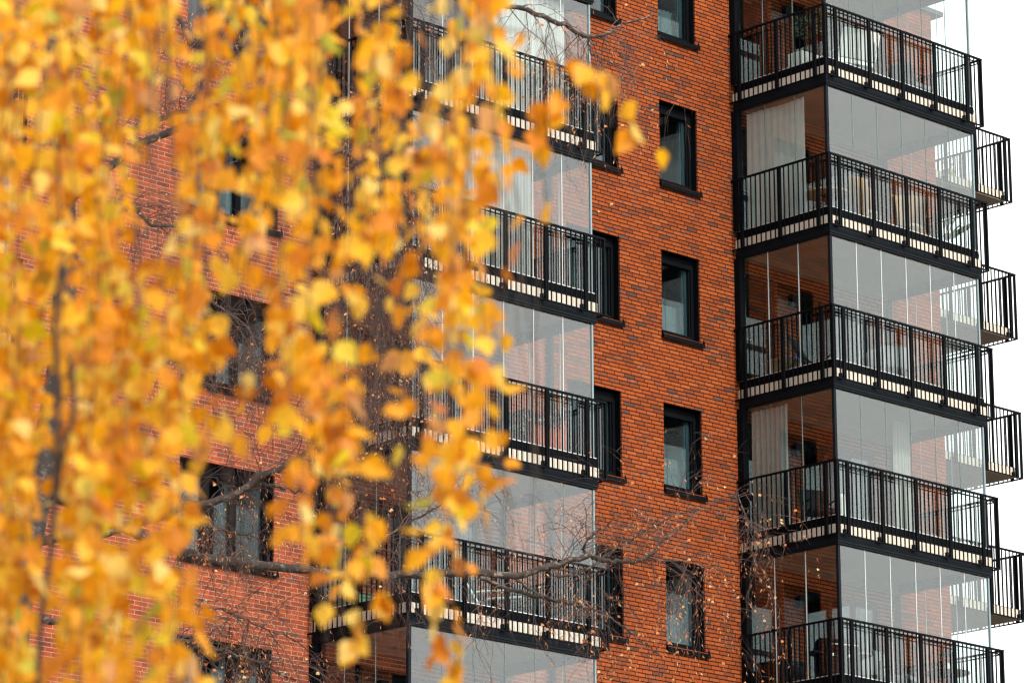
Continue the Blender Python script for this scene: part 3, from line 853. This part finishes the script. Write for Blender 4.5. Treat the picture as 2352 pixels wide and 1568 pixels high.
bare = empty('bare_birch_tree', (0, 0, 0), 'nearly leafless birch with long boughs and drooping twigs close in front of the building', 'tree')
TX = 96
base = at(TX, 784, DB); base = Vector((base.x, base.y, 0)); bare.location = base
tw = MB(); lf2 = MB(); rt = random.Random(11)
trunk = MB(); tp = [base + Vector((.25 * sin(i * .7), .2 * cos(i * .9), i * 1.5)) for i in range(18)]
trunk.tube(tp, [.30 - .0135 * i for i in range(18)], 12)
trunk.build('trunk', M['dark_bark'], bare, -base, True)


def twig(p, d, ln, r, depth, droop, leafp, seg=7):
    pts = [p.copy()]; d = d.normalized(); st = ln / seg; q = p.copy()
    for i in range(seg):
        d = (d + Vector((rt.gauss(0, .16), rt.gauss(0, .16), rt.gauss(0, .13) - droop * (i + 1) / seg))).normalized()
        q = q + d * st; pts.append(q.copy())
        if depth > 0 and i > 0 and rt.random() < .85:
            dd = (d * .7 + Vector((rt.gauss(0, .55), rt.gauss(0, .55), rt.gauss(0, .4)))).normalized()
            twig(q, dd, ln * rt.uniform(.3, .6), r * .6, depth - 1, droop, leafp, 5)
        if rt.random() < leafp * LP2:
            td = Vector((rt.gauss(0, .6), rt.gauss(0, .6), -1)).normalized(); lf2.leaf(q, td, td.orthogonal().normalized(), rt.uniform(.035, .07), rt.uniform(.03, .055), .3)
    tw.tube(pts, [r * (1 - .7 * i / seg) for i in range(seg + 1)], 3, cap=False)


def bough(pix_pts, r0, r1, dz=(0, 0), name='branch', twigs=20, tl=1.2, droop=.25, up=.2, leafp=.15, depth=2, span=(0., 1.), tr=.0075):
    n0 = len(pix_pts)
    pts = smooth_path([at(u, v, DB + dz[0] + (dz[1] - dz[0]) * i / max(1, n0 - 1)) for i, (u, v) in enumerate(pix_pts)])
    pts = [p + Vector((rt.gauss(0, .012), rt.gauss(0, .012), rt.gauss(0, .012))) for p in pts]
    b = MB(); n = len(pts); rad = [(r0 + (r1 - r0) * i / (n - 1)) * (1 + rt.uniform(-.08, .08)) for i in range(n)]
    b.tube(pts, rad, 8); b.build(name, M['branch'], bare, -base, True)
    for _ in range(twigs):
        i = int((span[0] + (span[1] - span[0]) * rt.random()) * (n - 2)); p = pts[i]; t = (pts[i + 1] - pts[i]).normalized()
        d = t * rt.uniform(.1, .9) + Vector((rt.gauss(0, .5), rt.gauss(0, .5), rt.gauss(up, .5)))
        twig(p, d, tl * rt.uniform(.5, 1.4), tr * rt.uniform(.6, 1.3), depth, droop, leafp)
    return pts


# the long low bough and its forks
bough([(TX, 1120), (230, 1190), (380, 1250), (480, 1284), (640, 1302), (780, 1320), (950, 1318), (1102, 1315), (1184, 1321), (1266, 1300), (1348, 1275), (1376, 1283), (1422, 1289), (1485, 1281), (1521, 1242), (1567, 1207), (1600, 1163)], .084, .010, (0, 1.5), twigs=34, tl=1.2, up=.15, leafp=.14, span=(.2, 1), tr=.006)
bough([(1098, 1318), (1143, 1345), (1225, 1367), (1280, 1380), (1350, 1395), (1405, 1420), (1435, 1442), (1482, 1478), (1515, 1502)], .030, .008, (1.2, 1.5), twigs=17, tl=1.0, up=-.1, leafp=.3, tr=.006)
bough([(1187, 1328), (1230, 1362), (1300, 1384)], .020, .014, (1.2, 1.3), twigs=4)
bough([(1350, 1275), (1341, 1260), (1348, 1240), (1380, 1215), (1409, 1190), (1405, 1165)], .020, .007, (1.4, 1.5), twigs=12, tl=.8, up=.5, leafp=.04)
bough([(1280, 1322), (1300, 1322), (1340, 1308), (1376, 1288)], .018, .016, (1.3, 1.4), twigs=4, tl=.6)
bough([(1376, 1283), (1440, 1245), (1490, 1215), (1560, 1180), (1640, 1170), (1690, 1165)], .014, .006, (1.4, 1.6), twigs=16, tl=.9, up=.1, leafp=.2, tr=.005)
bough([(1485, 1281), (1560, 1285), (1620, 1262)], .012, .006, (1.5, 1.6), twigs=15, tl=1.2, up=-.5, droop=.5, leafp=.5, tr=.005)
bough([(1690, 1120), (1715, 1190), (1745, 1240), (1770, 1290)], .010, .004, (1.6, 1.7), twigs=11, tl=.7, up=-.4, droop=.4, leafp=.16, tr=.005)
# boughs on the left, before the wide windows
bough([(TX, 1240), (240, 1225), (410, 1168), (520, 1145), (600, 1092), (660, 1068), (705, 1035)], .07, .03, (0, .6), twigs=30, tl=1.2, droop=.45, leafp=.22, span=(.3, 1))
bough([(600, 1112), (650, 1120), (700, 1132), (730, 1140)], .026, .015, (.5, .6), twigs=6, tl=.9, droop=.5)
bough([(380, 1190), (450, 1205), (520, 1218), (580, 1236)], .028, .014, (.3, .5), twigs=16, tl=.9, droop=.5, leafp=.3)
bough([(TX, 900), (250, 850), (430, 828), (520, 826), (610, 832)], .05, .012, (0, .6), twigs=40, tl=1.3, droop=.5, leafp=.12, span=(.3, 1))
bough([(480, 690), (540, 735), (600, 780), (650, 800)], .02, .010, (.4, .6), twigs=18, tl=1.0, droop=.4)
bough([(TX, 640), (210, 520), (300, 480), (350, 515), (455, 528)], .05, .016, (0, .5), twigs=30, tl=1.2, droop=.4, leafp=.10, span=(.2, 1))
bough([(TX, 420), (240, 330), (330, 285), (430, 250), (470, 180), (500, 120), (530, 40)], .05, .015, (0, .5), twigs=40, tl=1.1, droop=.3, leafp=.10, span=(.2, 1))
bough([(400, 30), (450, 100), (490, 60), (560, 40)], .035, .015, (.3, .5), twigs=22, tl=1.0, droop=.4)
bough([(TX, 330), (130, 250), (165, 150), (160, 40), (190, -60)], .06, .03, (0, .3), twigs=26, tl=1.3, droop=.4)
bough([(TX, 1420), (250, 1450), (400, 1468), (500, 1490), (590, 1520), (680, 1560)], .05, .014, (0, .6), twigs=46, tl=1.1, droop=.3, up=.1, leafp=.25, span=(.4, 1))
bough([(380, 1350), (450, 1390), (520, 1402), (600, 1440), (690, 1470)], .02, .008, (.4, .7), twigs=24, tl=1.0, droop=.4, up=0, leafp=.3)
# high bough that carries the dense drooping curtain of twigs
hp = bough([(TX, 520), (330, 330), (560, 280), (760, 330), (880, 420), (960, 520)], .06, .02, (0, .8), twigs=26, tl=1.4, droop=.5, span=(.4, 1))
for _ in range(85):
    u = rt.gauss(868, 52); v = rt.uniform(380, 760); twig(at(u, v, DB + rt.uniform(.2, 1.6)), Vector((rt.gauss(0, .4), rt.gauss(0, .4), -1)), rt.uniform(1.2, 2.6), .0065, 2, .6, .16)
for _ in range(45):
    u = rt.gauss(870, 55); v = rt.uniform(880, 1130); twig(at(u, v, DB + rt.uniform(.2, 1.6)), Vector((rt.gauss(0, .9), rt.gauss(0, .9), rt.gauss(-.3, .6))), rt.uniform(.6, 1.4), .006, 1, .35, .5)
bough([(780, 1340), (830, 1290), (900, 1225), (975, 1180), (1040, 1140), (1075, 1100)], .022, .008, (.8, 1.0), twigs=26, tl=1.0, droop=.35, leafp=.15)
bough([(860, 300), (850, 520), (880, 760), (860, 960), (900, 1150)], .02, .006, (.6, 1.0), twigs=40, tl=1.0, droop=.4, leafp=.15)
bough([(905, -80), (915, 60), (890, 220), (905, 380), (880, 520)], .045, .012, (.5, .8), twigs=40, tl=1.1, droop=.6, leafp=.14)
# upper right bough
bough([(560, -160), (850, -90), (1000, -40), (1060, 2), (1190, 18), (1295, 58), (1349, 84), (1400, 75), (1432, 56), (1500, 35)], .06, .010, (.3, 1.4), twigs=34, tl=1.3, droop=.8, up=-.4, leafp=.2, span=(.45, .86), tr=.0065)
bough([(1349, 84), (1362, 122), (1420, 155), (1480, 185)], .016, .006, (1.3, 1.4), twigs=8, tl=.8, droop=.9, up=-.5, leafp=.20, tr=.005)
tw.build('twigs', M['twig2'], bare, -base); lf2.build('foliage', M['leaf2'], bare, -base)

# ------------------------------------------------------------------ the yellow birch close to the camera
# how thick the hanging foliage is, row by row: right end of a stretch and its density
CROWN = [
    '400:9 480:1 620:9 720:9 800:7 870:5 950:4 1040:2 1160:7', '90:9 150:6 380:9 480:2 640:8 740:9 850:6 950:7 1050:1 1150:6',
    '330:9 440:3 560:7 640:7 760:8 850:4 950:9 1050:3 1150:8', '300:8 440:2 700:9 780:8 850:4 1160:8',
    '280:9 420:3 560:7 720:8 850:6 950:5 1160:9', '280:9 420:2 520:5 640:5 780:7 900:6 960:5 1160:8',
    '290:8 430:1 600:7 650:1 760:6 860:8 950:6 1150:8', '280:9 380:2 560:8 650:3 760:8 850:6 950:4 1150:8',
    '260:9 320:3 500:9 640:4 760:8 830:7 950:2 1160:8', '330:9 500:9 620:1 780:8 850:6 950:1 1160:8',
    '500:9 600:1 800:9 920:1 1170:7', '470:9 600:1 800:9 880:1 1000:5 1150:6',
    '500:9 580:1 640:3 810:9 930:1 1000:6 1160:7', '500:9 560:3 650:2 810:9 930:0 1160:7',
    '440:9 640:2 820:8 930:1 1000:4 1160:8', '430:9 640:1 850:8 930:3 1000:3 1150:8',
    '410:9 640:0 850:8 960:1 1100:5', '430:9 650:1 830:7 900:4 950:0 1020:5 1090:5',
    '460:8 650:1 680:1 780:4 840:3 960:0 1020:4', '480:9 560:2 780:0 830:3 970:0 1010:3', '480:9 540:2 1010:0 1070:2']
ROWS = [[(float(a), int(b)) for a, b in (x.split(':') for x in r.split())] for r in CROWN]


def dens(u, v):
    for x, w in ROWS[max(0, min(20, int(v // 75)))]:
        if u < x: return w
    return 0


yb = empty('yellow_birch_tree', (0, 0, 0), 'birch in full yellow autumn leaf hanging blurred across the left of the view', 'tree')
ry = random.Random(5)
fwh = Vector((sin(PSI), cos(PSI), 0)); rth = Vector((cos(PSI), -sin(PSI), 0))
tb0 = CAM + fwh * 9.6 - rth * 2.75; tb0.z = 0; yb.location = tb0
b = MB(); tpt = [tb0 + Vector((.10 * sin(i * .9), .08 * cos(i * 1.1), i * .75)) for i in range(14)]
b.tube(tpt, [.17 - .0095 * i for i in range(14)], 12); b.build('trunk', M['bark'], yb, -tb0, True)
bo = []
for i, dd in enumerate((8.2, 9.0, 10.0, 11.0)):
    zt = 1.55 + dd * math.tan(radians(15.4 + 5.0)) + .55
    st = tb0 + Vector((0, 0, zt - .9)); en = CAM + fwh * dd + rth * .10; en.z = zt + .15
    m1 = st.lerp(en, .35); m1.z = zt + .05; m2 = st.lerp(en, .7); m2.z = zt + .25
    pts = smooth_path([st, m1, m2, en], 8); bb = MB(); n = len(pts); bb.tube(pts, [.045 - .036 * k / (n - 1) for k in range(n)], 8); bb.build('branch', M['branch'], yb, -tb0, True); bo.append(pts)
sw = MB(); fl = MB(); nleaf = 0


def strand(u, dd, v_end, r=.0022, lp=1.0, thick=False, top=None):
    """a twig that hangs from a bough down past the picture, leaves only where the crown is dense"""
    global nleaf
    v_top = -140 if top is None else top
    p = at(u, v_top, dd)
    if top is None:
        q = min((x for pts in bo for x in pts), key=lambda x: (x - p).length); pts = [q, q.lerp(p, .5) + Vector((0, 0, .04)), p]
    else: pts = [p]
    d = Vector((ry.gauss(0, .05), ry.gauss(0, .05), -1)).normalized(); step = .032
    while True:
        d = (d + Vector((ry.gauss(0, .05), ry.gauss(0, .05), -.08))).normalized(); p = p + d * step; pts.append(p.copy())
        uu, vv = pix(p)
        if vv > v_end or vv > 1720: break
        w = (dens(uu + ry.gauss(0, 7), vv + ry.gauss(0, 10)) / 9.0) ** 1.8
        if ry.random() < w * lp * (.80 if uu < 330 else .60):
            for _ in range(1 if ry.random() < .45 else 2):
                a = ry.uniform(0, 2 * pi); el = ry.gauss(.9, .45)
                td = Vector((cos(a) * cos(el), sin(a) * cos(el), -sin(el))).normalized()
                pe = p + td * ry.uniform(.008, .028) + Vector((ry.gauss(0, .012), ry.gauss(0, .012), 0))
                sd = td.cross(Vector((ry.gauss(0, 1), ry.gauss(0, 1), ry.gauss(0, 1)))).normalized(); s = ry.uniform(.044, .070)
                fl.leaf(pe, td, sd, s, s * ry.uniform(.70, .88), ry.uniform(.05, .35)); nleaf += 1
    n = len(pts); sw.tube(pts, [max(.0009, r * (1 - .6 * k / n)) for k in range(n)], 4, cap=False)


us = []
for i in range(84):
    u = -60 + 1240 * (i + ry.uniform(-.4, .4)) / 84; us.append(u)
for u in us:
    col = [v for v in range(0, 1568, 30) if dens(u, v) >= 4]
    if not col: continue
    strand(u, ry.uniform(8.3, 11.2), max(col) + ry.uniform(-20, 70))
# denser on the far left
for i in range(12): strand(ry.uniform(-40, 430), ry.uniform(8.6, 11.0), 1700)
for i in range(14): u = ry.choice((ry.uniform(640, 800), ry.uniform(960, 1130))); strand(u, ry.uniform(8, 10), 1240, lp=.8)
# two stouter hanging twigs
sw.tube(smooth_path([at(150, 560, 8.5), at(128, 720, 8.5), at(132, 950, 8.5), at(118, 1250, 8.5), at(95, 1420, 8.5), at(80, 1700, 8.5)]), .007, 6)
sw.tube(smooth_path([at(160, 820, 8.5), at(170, 940, 8.5), at(140, 1060, 8.5), at(112, 1300, 8.6)]), .006, 6)
sw.tube(smooth_path([at(330, 980, 8.9), at(350, 1100, 8.9), at(345, 1330, 8.9)]), .004, 5)


def sprig(path, dd, lp, r=.002):
    """a side shoot that reaches out with a few leaves"""
    global nleaf
    pts = smooth_path([at(u, v, dd) for u, v in path], 6)
    for p in pts:
        if ry.random() < lp:
            a = ry.uniform(0, 2 * pi); td = Vector((cos(a) * .6, sin(a) * .6, -.9)).normalized(); sd = td.cross(Vector((ry.gauss(0, 1), ry.gauss(0, 1), ry.gauss(0, .4)))).normalized(); s = ry.uniform(.05, .072)
            fl.leaf(p, td, sd, s, s * .8, .2); nleaf += 1
    sw.tube(pts, r, 4, cap=False)


sprig([(1130, 60), (1250, 90), (1330, 140), (1380, 165)], 9.0, .10)
sprig([(1250, 92), (1290, 180), (1290, 260), (1310, 300)], 9.0, .38)
sprig([(1330, 140), (1350, 220), (1345, 340)], 9.1, .22)
sprig([(1380, 165), (1400, 200), (1405, 290)], 9.1, .18)
sprig([(1380, 165), (1440, 250), (1450, 320)], 9.2, .30)
sprig([(1220, 200), (1235, 330), (1255, 470)], 9.0, .30)
sprig([(1170, 400), (1190, 480), (1195, 560)], 9.0, .3)
sprig([(1000, 1230), (1005, 1350), (1000, 1500)], 8.8, .8)
sprig([(1040, 1400), (1052, 1500), (1040, 1560)], 8.8, .45)
sprig([(800, 1280), (812, 1400), (815, 1480)], 8.9, .5)
sprig([(830, 1250), (870, 1310), (885, 1380)], 8.9, .6)
sw.build('twigs', M['twig'], yb, -tb0); fl.build('foliage', M['leaf'], yb, -tb0)
# one leaf falling before the narrow window
b = MB(); p = at(1520, 340, 10.5); b.leaf((0, 0, 0), Vector((.35, .25, -.9)).normalized(), Vector((.5, -.5, .05)).normalized(), .062, .035, .25)
tag(b.build('falling_leaf', M['leaf'], None, p), 'single yellow leaf falling in front of a narrow window in the orange brick wall', 'leaf')

# ------------------------------------------------------------------ light
w = bpy.data.worlds.new("World"); scene.world = w; w.use_nodes = True; nt = w.node_tree; nt.nodes.clear()
SUN_EL, SUN_AZ = radians(38), radians(183)     # azimuth from +y towards +x
sky = nt.nodes.new('ShaderNodeTexSky'); sky.sky_type = 'NISHITA'; sky.sun_disc = False; sky.sun_elevation = SUN_EL; sky.sun_rotation = SUN_AZ
sky.air_density = 1.0; sky.dust_density = 4.0; sky.ozone_density = 1.0
hs = nt.nodes.new('ShaderNodeHueSaturation'); hs.inputs['Saturation'].default_value = .12
nt.links.new(sky.outputs[0], hs.inputs['Color'])
mx = nt.nodes.new('ShaderNodeMix'); mx.data_type = 'RGBA'; mx.inputs[0].default_value = .6; mx.inputs[7].default_value = (12.8, 12.9, 12.3, 1)   # overcast veil
nt.links.new(hs.outputs[0], mx.inputs[6])
bg = nt.nodes.new('ShaderNodeBackground'); bg.inputs['Strength'].default_value = .132
nt.links.new(mx.outputs[2], bg.inputs['Color']); wo = nt.nodes.new('ShaderNodeOutputWorld'); nt.links.new(bg.outputs[0], wo.inputs[0])
sd = bpy.data.lights.new('sun', 'SUN'); sd.energy = 2.2; sd.angle = radians(8); sd.color = (1, .92, .80)
so = bpy.data.objects.new('sun', sd); COL.objects.link(so)
sdir = Vector((sin(SUN_AZ) * cos(SUN_EL), cos(SUN_AZ) * cos(SUN_EL), sin(SUN_EL))); so.rotation_euler = sdir.to_track_quat('Z', 'Y').to_euler(); so.location = sdir * 200

vs = scene.view_settings; scene.display_settings.display_device = 'sRGB'
vs.view_transform = 'Standard'; vs.look = 'None'; vs.exposure = .77; vs.gamma = 1.0; vs.use_curve_mapping = False
scene.render.engine = 'CYCLES'
scene.cycles.transparent_max_bounces = 32; scene.cycles.max_bounces = 7; scene.cycles.diffuse_bounces = 3; scene.cycles.glossy_bounces = 4; scene.cycles.transmission_bounces = 4
scene.cycles.use_denoising = True
scene.cycles.sample_clamp_indirect = 6
scene.cycles.filter_width = 1.3
print('LEAVES', nleaf, 'twig verts', len(tw.v), 'small leaves', len(lf2.v) // 9)
